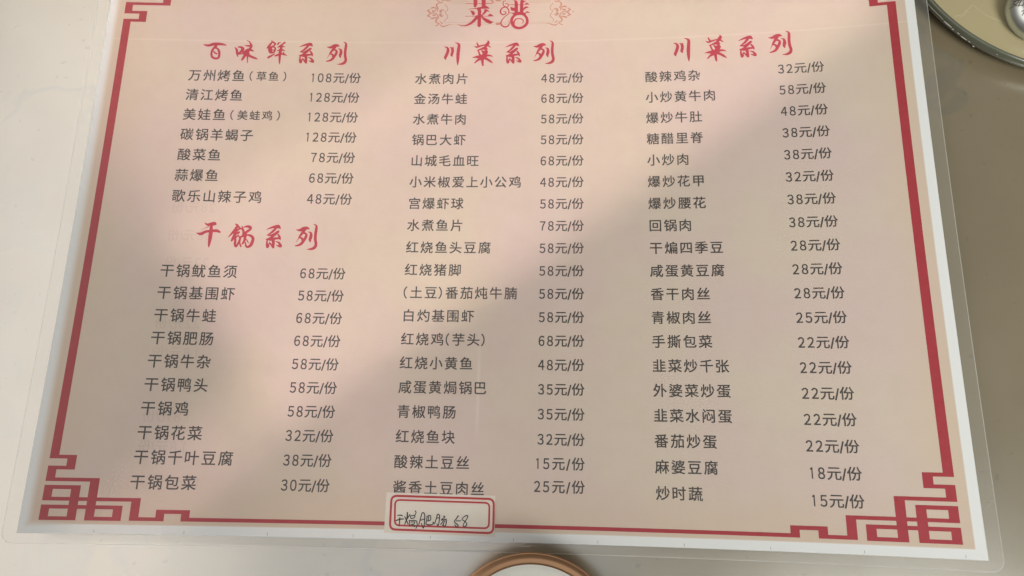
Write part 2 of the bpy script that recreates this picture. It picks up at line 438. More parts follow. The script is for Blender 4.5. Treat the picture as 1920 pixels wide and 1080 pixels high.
HEAD=[[[(53.15,249.56,0.16),(54.54,249.15,0.95),(56.15,249.0,1.27),(58.44,249.76,1.58),(60.79,249.98,1.5),(63.19,249.85,1.19),(64.65,249.53,0.79),(65.4,249.19,0.32)],[(60.19,249.7,1.42),(59.71,248.28,1.42),(58.6,246.85,1.11),(58.09,245.08,1.03),(58.21,243.33,1.02),(58.99,241.94,1.1),(60.64,241.36,1.1),(62.01,241.83,1.18),(62.31,243.41,1.18),(62.0,245.51,1.18),(61.11,247.08,0.95),(59.77,247.75,0.95)],[(58.88,245.8,0.47),(59.79,244.76,0.79),(60.97,244.09,0.71)],[(70.19,248.14,0.32),(71.29,246.75,1.11),(71.74,244.65,1.11),(72.26,242.73,0.47)],[(71.9,248.43,0.63),(73.67,248.2,1.11),(74.57,247.16,1.58),(73.63,245.56,1.26),(72.49,244.31,0.95),(74.86,244.35,0.47)],[(76.35,252.31,0.32),(77.79,251.45,0.63),(78.56,250.05,0.95),(78.98,249.0,1.11),(78.21,247.23,1.27),(77.12,245.45,1.58),(75.79,242.97,1.42),(74.74,240.85,0.95)],[(75.31,249.29,0.32),(77.07,249.14,0.95),(78.97,249.18,1.11)],[(74.79,245.06,0.95),(76.45,245.79,1.9),(77.61,246.86,1.42),(79.23,246.54,1.11),(80.56,245.95,0.32)],[(77.23,244.4,1.42),(77.55,241.95,0.71),(77.76,239.16,0.39)],[(76.91,244.39,1.26),(78.95,243.03,1.26),(80.93,242.19,1.11),(82.24,241.68,0.79),(83.0,241.26,0.24)],[(75.33,244.36,0.95),(77.54,244.4,1.74)],[(89.47,252.36,0.48),(90.5,251.49,0.79),(91.54,250.63,0.95),(91.0,249.56,0.79),(90.08,249.19,0.63)],[(89.85,251.66,0.79),(88.75,249.88,1.11),(87.91,248.63,0.95),(87.34,247.91,0.48)],[(88.39,248.63,0.95),(88.73,246.7,1.11),(89.49,245.31,0.95),(91.06,245.51,0.95),(91.74,246.75,0.95),(91.77,248.16,0.79),(90.77,248.67,0.63),(88.86,248.64,0.95)],[(89.51,248.48,0.95),(89.94,245.67,0.95)],[(89.19,246.89,0.63),(91.56,246.93,0.48)],[(91.77,244.65,0.47),(90.29,243.57,0.95),(89.09,242.85,1.11),(88.51,242.32,0.95)],[(92.84,250.29,0.79),(93.4,251.19,0.79),(94.33,251.47,0.32)],[(96.56,251.41,0.95),(95.38,250.33,0.79),(94.19,249.43,0.79),(93.16,248.54,0.48)],[(93.0,248.53,0.32),(95.02,249.09,0.95),(96.79,248.86,0.4)],[(92.88,246.42,0.32),(94.87,247.15,1.11),(96.99,246.57,0.4)],[(92.2,243.43,0.79),(93.72,244.15,1.11),(95.41,244.7,1.11),(96.89,244.2,0.63),(98.51,243.7,0.19)],[(96.28,245.59,0.48),(97.19,244.38,0.63),(98.35,243.78,0.24)],[(95.1,249.98,0.95),(94.84,247.51,1.27),(94.61,244.87,1.42),(94.69,242.24,1.11),(94.82,239.97,0.79),(94.93,238.67,0.32)],[(104.57,248.88,0.16),(106.56,249.79,0.79),(108.89,250.53,1.27),(110.48,250.55,1.75),(111.5,249.68,0.64)],[(109.28,249.65,1.11),(107.98,248.05,1.11),(106.8,246.98,0.79),(105.29,245.99,0.4)],[(105.29,245.99,0.32),(107.36,245.93,0.95),(109.19,246.83,1.11),(110.69,247.91,1.27),(111.02,247.73,0.48)],[(110.13,247.02,0.79),(108.2,245.41,0.95),(106.54,244.34,0.79),(105.16,243.79,0.63)],[(110.82,246.33,0.79),(111.73,244.93,0.95),(112.06,243.71,0.48)],[(105.32,243.8,0.63),(107.54,243.83,1.42),(109.87,244.38,1.11),(111.93,244.41,0.79)],[(105.52,243.27,0.63),(105.61,241.35,0.95),(105.98,239.79,1.11)],[(106.44,239.97,0.79),(106.63,241.37,0.63),(106.91,241.89,0.47)],[(108.49,243.84,1.43),(108.82,241.75,1.27),(108.99,239.65,0.95)],[(106.88,242.24,0.47),(107.94,240.86,0.79),(108.83,239.65,0.79)],[(109.84,242.81,0.32),(111.31,242.3,0.79),(112.35,241.09,1.11),(112.74,240.23,0.95),(111.78,240.39,0.95),(110.47,240.89,0.32)],[(119.5,249.07,0.24),(121.42,248.91,1.27),(123.26,249.81,1.59),(124.84,250.0,1.43),(125.98,249.66,0.48)],[(123.63,249.11,1.59),(122.65,247.34,1.27),(121.66,245.75,0.95),(120.97,244.34,0.4),(120.01,242.41,0.13)],[(123.43,247.53,0.95),(124.75,246.84,0.95),(124.7,245.43,1.27),(123.88,243.67,1.27),(122.74,241.91,1.27),(121.38,241.03,0.95),(119.83,240.66,0.55)],[(121.71,245.05,0.79),(122.86,244.54,0.95),(122.93,243.66,0.79)],[(125.61,248.16,0.24),(126.92,247.56,0.95),(127.21,245.81,1.43),(126.86,244.05,1.27),(127.11,242.83,0.48)],[(128.1,252.24,0.24),(129.35,251.46,0.8),(129.61,250.05,1.19),(129.42,247.06,1.27),(129.55,244.08,1.27),(130.04,241.64,1.27),(129.52,240.06,1.42),(128.0,239.18,1.11),(125.65,238.94,0.19)]],[[(182.43,249.49,0.27),(183.78,248.99,0.89),(184.46,247.61,1.34),(183.93,245.25,1.42),(183.13,243.1,1.33),(183.43,242.02,0.44)],[(185.47,249.18,0.27),(186.66,248.38,1.25),(186.82,246.42,1.33),(186.44,244.65,1.24),(186.92,243.77,0.44)],[(187.33,249.37,0.18),(186.84,248.19,0.89)],[(187.95,252.03,0.21),(189.21,251.53,0.71),(190.14,250.63,1.25),(190.05,248.17,1.51),(189.81,244.83,1.6),(189.83,241.7,1.33),(189.85,239.74,0.8),(189.9,238.48,0.18)],[(199.63,251.75,0.53),(200.2,250.46,0.8),(200.85,249.47,0.71)],[(205.56,252.87,0.44),(205.77,251.78,1.42),(205.09,250.61,1.6),(204.24,249.24,1.24),(203.56,248.06,1.07)],[(198.35,249.78,0.21),(199.62,249.18,0.89),(201.38,249.76,0.89),(203.49,250.33,0.71),(205.27,250.21,0.89),(206.99,249.01,0.44)],[(200.03,247.31,0.36),(201.79,247.88,0.89),(203.9,248.65,1.42),(204.98,248.05,1.06)],[(200.57,247.11,0.71),(201.25,245.14,0.8),(202.08,243.96,0.89)],[(202.34,247.09,0.62),(203.08,246.1,0.89),(203.65,244.73,0.89)],[(204.47,247.27,1.06),(205.2,246.28,1.06),(204.17,245.11,1.77),(202.96,243.95,1.59)],[(202.53,246.89,0.62),(204.32,246.29,0.89)],[(197.41,243.02,0.18),(199.79,243.39,1.24),(202.63,243.37,2.3),(205.08,244.12,1.24),(206.85,244.11,0.89),(208.37,243.5,0.21)],[(201.95,242.39,1.59),(200.38,241.43,1.06),(198.84,239.88,0.53)],[(202.81,243.17,1.77),(202.96,240.82,1.24),(203.21,238.49,0.88)],[(203.34,243.16,1.77),(205.49,241.97,1.24),(207.12,240.79,1.06),(208.47,239.7,0.21)],[(214.94,248.95,0.16),(216.93,249.86,0.79),(219.26,250.6,1.27),(220.85,250.62,1.75),(221.87,249.75,0.64)],[(219.65,249.72,1.11),(218.35,248.12,1.11),(217.17,247.05,0.79),(215.66,246.06,0.4)],[(215.66,246.06,0.32),(217.73,246.0,0.95),(219.56,246.9,1.11),(221.06,247.98,1.27),(221.39,247.8,0.48)],[(220.5,247.09,0.79),(218.57,245.48,0.95),(216.91,244.41,0.79),(215.53,243.86,0.63)],[(221.19,246.4,0.79),(222.1,245.0,0.95),(222.43,243.78,0.48)],[(215.69,243.87,0.63),(217.91,243.9,1.42),(220.24,244.45,1.11),(222.3,244.48,0.79)],[(215.89,243.34,0.63),(215.98,241.42,0.95),(216.35,239.86,1.11)],[(216.81,240.04,0.79),(217.0,241.44,0.63),(217.28,241.96,0.47)],[(218.86,243.91,1.43),(219.19,241.82,1.27),(219.36,239.72,0.95)],[(217.25,242.31,0.47),(218.31,240.93,0.79),(219.2,239.72,0.79)],[(220.21,242.88,0.32),(221.68,242.37,0.79),(222.72,241.16,1.11),(223.11,240.3,0.95),(222.15,240.46,0.95),(220.84,240.96,0.32)],[(229.82,249.21,0.24),(231.74,249.05,1.27),(233.58,249.95,1.59),(235.16,250.14,1.43),(236.3,249.8,0.48)],[(233.95,249.25,1.59),(232.97,247.48,1.27),(231.98,245.89,0.95),(231.29,244.48,0.4),(230.33,242.55,0.13)],[(233.75,247.67,0.95),(235.07,246.98,0.95),(235.02,245.57,1.27),(234.2,243.81,1.27),(233.06,242.05,1.27),(231.7,241.17,0.95),(230.15,240.8,0.55)],[(232.03,245.19,0.79),(233.18,244.68,0.95),(233.25,243.8,0.79)],[(235.93,248.3,0.24),(237.24,247.7,0.95),(237.53,245.95,1.43),(237.18,244.19,1.27),(237.43,242.97,0.48)],[(238.42,252.38,0.24),(239.67,251.6,0.8),(239.93,250.19,1.19),(239.74,247.2,1.27),(239.87,244.22,1.27),(240.36,241.78,1.27),(239.84,240.2,1.42),(238.32,239.32,1.11),(235.97,239.08,0.19)]],[[(302.69,248.73,0.27),(304.04,248.23,0.89),(304.72,246.85,1.34),(304.19,244.49,1.42),(303.39,242.34,1.33),(303.69,241.26,0.44)],[(305.73,248.42,0.27),(306.92,247.62,1.25),(307.08,245.66,1.33),(306.7,243.89,1.24),(307.18,243.01,0.44)],[(307.59,248.61,0.18),(307.1,247.43,0.89)],[(308.21,251.27,0.21),(309.47,250.77,0.71),(310.4,249.87,1.25),(310.31,247.41,1.51),(310.07,244.07,1.6),(310.09,240.94,1.33),(310.11,238.98,0.8),(310.16,237.72,0.18)],[(320.3,250.87,0.53),(320.87,249.58,0.8),(321.52,248.59,0.71)],[(326.23,251.99,0.44),(326.44,250.9,1.42),(325.76,249.73,1.6),(324.91,248.36,1.24),(324.23,247.18,1.07)],[(319.02,248.9,0.21),(320.29,248.3,0.89),(322.05,248.88,0.89),(324.16,249.45,0.71),(325.94,249.33,0.89),(327.66,248.13,0.44)],[(320.7,246.43,0.36),(322.46,247.0,0.89),(324.57,247.77,1.42),(325.65,247.17,1.06)],[(321.24,246.23,0.71),(321.92,244.26,0.8),(322.75,243.08,0.89)],[(323.01,246.21,0.62),(323.75,245.22,0.89),(324.32,243.85,0.89)],[(325.14,246.39,1.06),(325.87,245.4,1.06),(324.84,244.23,1.77),(323.63,243.07,1.59)],[(323.2,246.01,0.62),(324.99,245.41,0.89)],[(318.08,242.14,0.18),(320.46,242.51,1.24),(323.3,242.49,2.3),(325.75,243.24,1.24),(327.52,243.23,0.89),(329.04,242.62,0.21)],[(322.62,241.51,1.59),(321.05,240.55,1.06),(319.51,239.0,0.53)],[(323.48,242.29,1.77),(323.63,239.94,1.24),(323.88,237.61,0.88)],[(324.01,242.28,1.77),(326.16,241.09,1.24),(327.79,239.91,1.06),(329.14,238.82,0.21)],[(335.24,248.14,0.16),(337.23,249.05,0.79),(339.56,249.79,1.27),(341.15,249.81,1.75),(342.17,248.94,0.64)],[(339.95,248.91,1.11),(338.65,247.31,1.11),(337.47,246.24,0.79),(335.96,245.25,0.4)],[(335.96,245.25,0.32),(338.03,245.19,0.95),(339.86,246.09,1.11),(341.36,247.17,1.27),(341.69,246.99,0.48)],[(340.8,246.28,0.79),(338.87,244.67,0.95),(337.21,243.6,0.79),(335.83,243.05,0.63)],[(341.49,245.59,0.79),(342.4,244.19,0.95),(342.73,242.97,0.48)],[(335.99,243.06,0.63),(338.21,243.09,1.42),(340.54,243.64,1.11),(342.6,243.67,0.79)],[(336.19,242.53,0.63),(336.28,240.61,0.95),(336.65,239.05,1.11)],[(337.11,239.23,0.79),(337.3,240.63,0.63),(337.58,241.15,0.47)],[(339.16,243.1,1.43),(339.49,241.01,1.27),(339.66,238.91,0.95)],[(337.55,241.5,0.47),(338.61,240.12,0.79),(339.5,238.91,0.79)],[(340.51,242.07,0.32),(341.98,241.56,0.79),(343.02,240.35,1.11),(343.41,239.49,0.95),(342.45,239.65,0.95),(341.14,240.15,0.32)],[(350.12,248.97,0.24),(352.04,248.81,1.27),(353.88,249.71,1.59),(355.46,249.9,1.43),(356.6,249.56,0.48)],[(354.25,249.01,1.59),(353.27,247.24,1.27),(352.28,245.65,0.95),(351.59,244.24,0.4),(350.63,242.31,0.13)],[(354.05,247.43,0.95),(355.37,246.74,0.95),(355.32,245.33,1.27),(354.5,243.57,1.27),(353.36,241.81,1.27),(352.0,240.93,0.95),(350.45,240.56,0.55)],[(352.33,244.95,0.79),(353.48,244.44,0.95),(353.55,243.56,0.79)],[(356.23,248.06,0.24),(357.54,247.46,0.95),(357.83,245.71,1.43),(357.48,243.95,1.27),(357.73,242.73,0.48)],[(358.72,252.14,0.24),(359.97,251.36,0.8),(360.23,249.95,1.19),(360.04,246.96,1.27),(360.17,243.98,1.27),(360.66,241.54,1.27),(360.14,239.96,1.42),(358.62,239.08,1.11),(356.27,238.84,0.19)]],[[(65.59,149.54,0.27),(66.97,148.61,1.09),(68.57,148.93,1.45),(70.32,149.45,1.27),(71.19,148.99,0.72)],[(70.74,148.98,1.09),(68.99,148.37,1.09)],[(67.64,147.58,0.45),(66.1,146.78,0.27),(64.05,145.69,0.09)],[(61.8,144.12,0.18),(64.29,143.7,1.44),(66.5,144.89,1.26),(69.0,145.22,1.26),(71.86,145.47,1.36),(73.57,144.84,0.9)],[(68.9,148.37,1.27),(69.14,145.51,1.63),(69.11,142.66,1.8),(69.06,140.01,1.44),(68.96,137.75,0.9),(69.05,136.71,0.22)],[(80.88,149.28,0.36),(82.06,148.44,1.09),(81.5,146.9,1.27),(80.26,144.98,1.09),(78.99,143.24,0.72),(78.04,142.09,0.22)],[(82.26,148.25,0.91),(83.67,146.95,0.73),(84.82,146.4,0.72)],[(83.33,146.75,0.91),(81.98,145.77,1.09),(80.86,144.42,1.09)],[(83.17,144.84,1.09),(81.46,143.86,1.27),(80.74,142.14,1.44),(80.03,140.42,0.9)],[(81.12,143.66,1.08),(81.81,140.65,1.08),(81.83,138.76,1.08),(82.52,137.36,0.9),(83.41,139.17,0.9),(84.07,141.45,0.9),(83.39,142.76,0.54)],[(82.97,143.32,0.72),(81.67,141.97,0.9)],[(84.27,148.2,0.36),(84.98,146.59,0.91),(85.52,144.89,1.09),(85.18,142.98,0.9),(83.97,142.39,0.9)],[(85.42,147.65,0.54),(87.01,148.06,1.09),(88.51,147.61,1.45),(88.79,146.66,1.09),(87.46,145.5,1.27),(85.76,144.32,0.9)],[(86.47,144.53,1.45),(86.52,142.25,1.27),(86.36,140.36,1.08),(85.6,139.02,0.9)],[(84.22,141.83,0.9),(84.09,139.56,0.72),(84.95,137.5,0.72)],[(87.29,143.59,0.72),(89.14,143.25,1.09),(90.54,141.95,1.27),(90.39,139.87,1.44),(89.66,138.16,1.44),(88.49,137.29,1.08),(87.54,137.74,0.9),(86.98,139.61,0.54)],[(87.37,141.13,0.54),(88.43,139.55,0.54)],[(84.86,142.6,0.72),(86.97,143.21,0.9)],[(96.77,146.52,0.16),(98.76,147.43,0.79),(101.09,148.17,1.27),(102.68,148.19,1.75),(103.7,147.32,0.64)],[(101.48,147.29,1.11),(100.18,145.69,1.11),(99.0,144.62,0.79),(97.49,143.63,0.4)],[(97.49,143.63,0.32),(99.56,143.57,0.95),(101.39,144.47,1.11),(102.89,145.55,1.27),(103.22,145.37,0.48)],[(102.33,144.66,0.79),(100.4,143.05,0.95),(98.74,141.98,0.79),(97.36,141.43,0.63)],[(103.02,143.97,0.79),(103.93,142.57,0.95),(104.26,141.35,0.48)],[(97.52,141.44,0.63),(99.74,141.47,1.42),(102.07,142.02,1.11),(104.13,142.05,0.79)],[(97.72,140.91,0.63),(97.81,138.99,0.95),(98.18,137.43,1.11)],[(98.64,137.61,0.79),(98.83,139.01,0.63),(99.11,139.53,0.47)],[(100.69,141.48,1.43),(101.02,139.39,1.27),(101.19,137.29,0.95)],[(99.08,139.88,0.47),(100.14,138.5,0.79),(101.03,137.29,0.79)],[(102.04,140.45,0.32),(103.51,139.94,0.79),(104.55,138.73,1.11),(104.94,137.87,0.95),(103.98,138.03,0.95),(102.67,138.53,0.32)],[(111.84,146.71,0.24),(113.76,146.55,1.27),(115.6,147.45,1.59),(117.18,147.64,1.43),(118.32,147.3,0.48)],[(115.97,146.75,1.59),(114.99,144.98,1.27),(114.0,143.39,0.95),(113.31,141.98,0.4),(112.35,140.05,0.13)],[(115.77,145.17,0.95),(117.09,144.48,0.95),(117.04,143.07,1.27),(116.22,141.31,1.27),(115.08,139.55,1.27),(113.72,138.67,0.95),(112.17,138.3,0.55)],[(114.05,142.69,0.79),(115.2,142.18,0.95),(115.27,141.3,0.79)],[(117.95,145.8,0.24),(119.26,145.2,0.95),(119.55,143.45,1.43),(119.2,141.69,1.27),(119.45,140.47,0.48)],[(120.44,149.88,0.24),(121.69,149.1,0.8),(121.95,147.69,1.19),(121.76,144.7,1.27),(121.89,141.72,1.27),(122.38,139.28,1.27),(121.86,137.7,1.42),(120.34,136.82,1.11),(117.99,136.58,0.19)]]]
TITLE=[[(198.07,279.76,1.9),(198.13,277.52,1.9),(198.16,274.88,1.9),(198.07,273.76,1.44)],[(202.5,279.7,1.99),(202.6,276.24,1.99),(202.67,273.4,1.98)],[(192.69,275.3,0.25),(200.28,275.3,0.29),(206.05,275.28,0.36),(207.48,275.67,0.4),(207.68,276.38,0.36),(207.09,276.95,0.36),(206.01,276.81,0.27)],[(194.02,271.84,0.14),(196.77,272.16,0.36),(199.46,272.43,0.72),(202.15,272.7,1.26),(203.96,272.68,1.08),(205.76,272.31,0.4)],[(202.67,273.4,1.8),(204.31,272.88,1.26),(205.58,272.35,0.45)],[(200.38,271.61,1.62),(200.54,269.39,1.62),(200.57,265.37,1.7),(200.58,261.97,1.7)],[(199.3,271.83,0.54),(200.4,271.01,1.26),(201.14,270.39,0.9)],[(195.54,270.96,0.27),(196.65,270.24,1.26),(197.22,269.23,1.71),(197.24,268.62,1.08)],[(203.45,271.47,0.72),(204.72,270.95,0.9),(205.64,270.34,0.27)],[(204.0,270.96,1.44),(203.14,269.56,1.08),(201.57,267.77,0.54)],[(192.95,267.66,0.25),(200.5,267.58,0.32),(208.04,267.52,0.25)],[(205.17,267.68,0.18),(206.05,268.22,1.08),(206.77,268.11,1.08),(207.95,267.53,0.27)],[(199.43,267.39,1.62),(198.23,265.6,1.53),(196.32,263.61,1.26),(194.2,262.33,0.9),(192.43,261.88,0.57),(190.63,262.1,0.39),(188.81,262.81,0.14)],[(201.39,267.77,0.54),(202.88,266.15,1.26),(204.89,264.72,1.88),(206.53,263.7,1.61),(206.71,263.49,1.07)],[(205.98,263.9,1.61),(208.13,264.07,0.27)],[(214.34,274.75,0.27),(215.23,275.04,0.36),(215.97,274.21,0.4),(215.63,273.21,0.4),(214.56,273.03,0.45),(213.46,273.85,0.45),(213.07,275.07,0.45),(213.41,276.28,0.4),(214.48,276.87,0.32)],[(213.54,270.22,0.32),(214.62,270.0,0.45),(214.64,268.99,0.54),(213.22,268.31,0.63),(211.94,269.44,0.68),(211.91,271.05,0.68),(212.95,272.45,0.65),(214.56,272.92,0.61),(215.84,271.79,0.57),(216.41,269.97,0.5),(215.73,268.37,0.43),(214.32,267.19,0.39),(212.93,265.41,0.5),(212.25,263.62,0.61),(212.64,262.01,0.68),(214.27,260.99,0.75),(215.87,261.36,0.68),(216.73,262.75,0.5),(216.71,263.75,0.25),(216.25,264.55,0.14)],[(216.15,274.31,0.32),(224.4,274.15,0.32)],[(224.4,274.21,0.18),(225.29,274.54,0.72),(225.83,274.73,0.99),(227.18,274.15,0.22)],[(216.42,269.32,0.36),(225.19,269.16,0.36)],[(225.19,269.2,0.27),(226.08,269.68,0.89),(226.44,269.68,0.8),(227.61,269.11,0.21)],[(218.79,276.9,0.27),(219.88,276.16,1.26),(220.23,274.74,1.62),(220.32,269.5,1.7)],[(223.62,278.32,0.9),(223.2,276.5,1.26),(223.15,274.08,1.61),(223.22,269.44,1.7)],[(223.49,275.08,0.9),(224.19,276.08,0.9),(225.45,276.35,0.27)],[(223.92,270.83,0.54),(224.97,272.22,1.07),(225.86,272.61,0.98),(226.85,272.28,0.21)],[(217.25,272.88,0.27),(218.17,271.75,1.79),(219.25,271.33,1.61)],[(221.99,268.56,1.07),(220.2,268.29,1.25),(218.62,266.92,1.34),(217.86,264.73,1.43),(218.53,262.32,1.43),(219.98,260.7,1.46),(222.13,260.16,1.39),(224.25,260.82,1.42),(225.83,262.38,1.42),(226.3,264.17,1.39),(225.95,266.18,1.25),(224.86,267.7,1.25),(223.6,268.43,1.07),(221.99,268.56,1.07)],[(218.59,268.72,0.54),(221.98,269.16,1.43),(225.38,268.59,0.54)],[(219.07,261.91,1.07),(219.21,263.9,0.8),(220.25,265.48,0.63),(221.85,265.9,0.54),(223.47,265.43,0.54),(224.2,264.21,0.45),(223.69,262.72,0.14)]]
ORN=[[(176.98,277.53,0.3),(178.2,276.69,0.44),(179.56,275.85,0.44),(180.58,276.18,0.3)],[(179.96,277.01,0.44),(181.26,277.59,0.44),(183.19,277.33,0.44),(184.83,276.9,0.22)],[(178.53,275.86,0.3),(177.37,275.2,0.52),(177.13,274.05,0.59),(177.92,272.72,0.44),(178.39,272.06,0.29)],[(181.52,274.85,0.24),(182.6,273.68,0.27),(183.31,272.36,0.27),(182.85,270.88,0.26),(181.99,270.39,0.21),(182.32,269.4,0.26),(183.26,268.08,0.29),(183.31,266.76,0.29),(182.18,265.62,0.26),(181.63,264.81,0.23),(182.1,263.99,0.22)],[(174.53,272.73,0.59),(175.55,273.06,0.59),(176.9,272.56,0.52),(177.67,271.56,0.44),(177.57,270.57,0.29)],[(175.2,270.91,0.74),(176.37,271.07,0.59),(176.64,271.57,0.29)],[(172.24,271.25,0.44),(173.46,270.26,0.59),(174.08,269.68,0.52),(175.54,269.76,0.44),(176.88,269.42,0.44),(177.81,268.43,0.44),(178.6,267.12,0.37)],[(173.53,271.99,0.37),(172.97,271.42,0.52),(172.69,271.09,0.37)],[(174.08,269.6,0.52),(173.1,268.45,0.59),(172.39,267.96,0.44)],[(172.68,267.96,0.44),(173.89,267.3,0.51)],[(175.45,268.44,0.59),(176.49,268.36,0.59)],[(174.8,266.47,0.73),(175.83,266.63,0.59),(176.99,266.96,0.51),(178.01,267.12,0.37)],[(178.46,266.79,0.37),(177.48,265.81,0.59),(177.15,264.83,0.59),(177.71,263.84,0.44),(179.05,263.35,0.37),(178.21,262.37,0.44),(177.05,261.96,0.37)],[(179.59,264.49,0.29),(180.51,263.5,0.44),(181.11,263.17,0.22)],[(179.65,262.85,0.22),(180.28,261.87,0.51),(181.46,261.62,0.51),(182.91,262.02,0.44),(184.06,262.5,0.29),(185.52,262.74,0.18)],[(181.52,271.05,0.22),(180.33,271.55,0.52),(179.46,271.06,0.74),(179.35,270.24,0.74),(180.08,270.23,0.44)],[(181.19,268.25,0.22),(180.33,267.76,0.59),(179.43,268.26,0.73),(179.26,268.92,0.74),(180.14,268.92,0.44)],[(244.39,277.22,0.29),(243.23,276.43,0.44),(241.92,275.65,0.44),(240.9,276.0,0.29)],[(241.48,276.81,0.44),(240.17,277.42,0.44),(238.28,277.23,0.44),(236.68,276.86,0.22)],[(242.94,275.62,0.29),(244.11,274.93,0.51),(244.4,273.77,0.58),(243.68,272.48,0.44),(243.25,271.83,0.29)],[(240.04,274.71,0.23),(239.03,273.59,0.26),(238.38,272.29,0.26),(238.9,270.8,0.26),(239.78,270.29,0.2),(239.49,269.32,0.26),(238.63,268.03,0.29),(238.64,266.73,0.29),(239.81,265.56,0.26),(240.39,264.73,0.23),(239.96,263.93,0.22)],[(247.01,272.38,0.58),(246.0,272.74,0.58),(244.7,272.28,0.51),(243.98,271.32,0.43),(244.12,270.34,0.29)],[(246.44,270.6,0.72),(245.28,270.79,0.58),(244.99,271.29,0.29)],[(249.33,270.84,0.43),(248.18,269.89,0.58),(247.6,269.34,0.51),(246.15,269.46,0.43),(244.85,269.17,0.43),(243.99,268.22,0.43),(243.27,266.93,0.36)],[(248.03,271.61,0.36),(248.61,271.02,0.51),(248.9,270.69,0.36)],[(247.6,269.26,0.51),(248.61,268.09,0.58),(249.33,267.58,0.43)],[(249.05,267.58,0.43),(247.89,266.97,0.51)],[(246.3,268.15,0.58),(245.29,268.1,0.58)],[(247.03,266.18,0.72),(246.02,266.37,0.58),(244.86,266.73,0.51),(243.85,266.92,0.36)],[(243.42,266.6,0.36),(244.43,265.6,0.58),(244.8,264.62,0.58),(244.29,263.65,0.43),(243.0,263.2,0.36),(243.87,262.21,0.43),(245.02,261.77,0.36)],[(242.41,264.35,0.29),(241.55,263.4,0.43),(240.98,263.09,0.22)],[(242.42,262.73,0.22),(241.85,261.77,0.5),(240.7,261.56,0.51),(239.25,262.0,0.43),(238.09,262.52,0.29),(236.65,262.79,0.17)],[(240.21,270.93,0.22),(241.37,271.39,0.51),(242.24,270.88,0.73),(242.39,270.06,0.72),(241.66,270.08,0.43)],[(240.66,268.14,0.22),(241.53,267.63,0.58),(242.4,268.1,0.72),(242.54,268.75,0.72),(241.67,268.77,0.43)],[(210.12,262.89,1.43),(211.37,262.87,1.43)],[(209.88,277.15,1.44),(211.14,277.13,1.44)],[(250.72,269.42,0.66),(250.91,269.41,0.66)]]
ORN2=[[(182.3,263.97,0.14),(200.02,263.72,0.14),(240.91,263.52,0.14)],[(184.27,262.51,0.14),(200.05,262.76,0.14),(239.97,262.59,0.14)],[(181.83,275.71,0.14),(199.67,275.5,0.14),(238.94,275.44,0.14)],[(181.78,276.91,0.14),(199.63,276.74,0.14),(238.93,276.3,0.14)]]
HAND=[[(170.63,10.52,0.39),(171.93,10.65,0.48),(172.93,10.36,0.33)],[(170.0,8.23,0.43),(171.81,8.89,0.54),(173.54,9.03,0.39)],[(171.67,9.51,0.48),(171.66,7.65,0.48),(171.54,5.9,0.39)],[(175.02,11.85,0.54),(175.03,9.58,0.61),(174.1,6.67,0.39)],[(173.92,10.07,0.39),(175.61,6.91,0.48)],[(176.26,11.05,0.33),(175.26,9.38,0.39)],[(178.57,12.65,0.44),(179.04,11.94,0.39),(178.45,10.68,0.35)],[(176.51,10.44,0.39),(178.46,10.58,0.39),(178.29,9.65,0.39),(176.78,9.41,0.39),(176.51,10.44,0.35)],[(175.96,8.36,0.39),(179.0,8.42,0.43),(179.7,7.41,0.43),(179.76,6.18,0.39),(179.28,5.04,0.3)],[(176.19,8.16,0.39),(176.31,5.9,0.35)],[(176.86,7.76,0.3),(178.6,7.8,0.3),(178.21,6.97,0.35),(176.71,6.52,0.35),(178.67,6.36,0.35),(178.49,5.74,0.3)],[(181.67,11.58,0.39),(181.14,9.09,0.43),(180.5,6.6,0.3)],[(181.67,11.58,0.39),(182.3,12.01,0.48),(182.99,11.19,0.43),(183.11,8.72,0.43),(183.0,6.45,0.43),(182.63,5.21,0.35),(181.66,7.25,0.3)],[(181.38,8.68,0.35),(182.87,9.13,0.35)],[(184.12,10.39,0.35),(185.4,10.83,0.43),(185.86,10.22,0.39),(185.71,8.78,0.39),(184.2,8.54,0.35),(184.13,10.19,0.3)],[(184.78,10.2,0.3),(184.84,8.76,0.3)],[(184.0,8.33,0.39),(183.84,7.09,0.43),(185.15,6.71,0.48),(186.88,6.95,0.43),(187.16,7.78,0.65)],[(188.85,11.32,0.43),(188.49,9.66,0.43),(187.73,7.17,0.3)],[(189.07,11.43,0.43),(189.85,10.93,0.43),(189.84,8.66,0.43),(189.39,6.39,0.35),(188.81,7.2,0.26)],[(188.49,9.66,0.3),(189.78,9.9,0.3)],[(191.7,10.66,0.35),(192.37,10.37,0.39),(190.69,8.89,0.35),(192.62,9.34,0.43),(193.07,8.94,0.43),(192.93,7.09,0.43),(192.22,6.04,0.39),(191.86,6.86,0.26)],[(191.78,8.7,0.3),(190.55,7.03,0.3)],[(192.43,8.72,0.3),(191.44,6.64,0.26)],[(198.42,10.91,0.52),(197.6,9.66,0.43),(196.78,8.3,0.43),(198.12,7.2,0.48),(198.57,6.6,0.48),(197.95,6.07,0.48),(196.94,6.97,0.35)],[(197.63,8.73,0.35),(199.68,8.78,0.35)],[(202.75,11.01,0.48),(201.88,11.1,0.39),(200.2,9.51,0.35),(201.75,8.52,0.39),(202.44,7.3,0.43),(201.61,6.26,0.47),(200.84,6.65,0.39),(201.33,8.1,0.35),(202.56,9.98,0.39),(202.75,11.01,0.48)]]
STK=[[164.91,20.55],[215.17,20.07],[215.28,2.24],[164.8,2.86]]
STO=[[167.33,19.13],[214.54,18.62],[214.59,3.77],[167.36,4.38]]
STI=[[169.11,17.34],[212.6,16.9],[212.56,5.81],[169.51,6.19]]
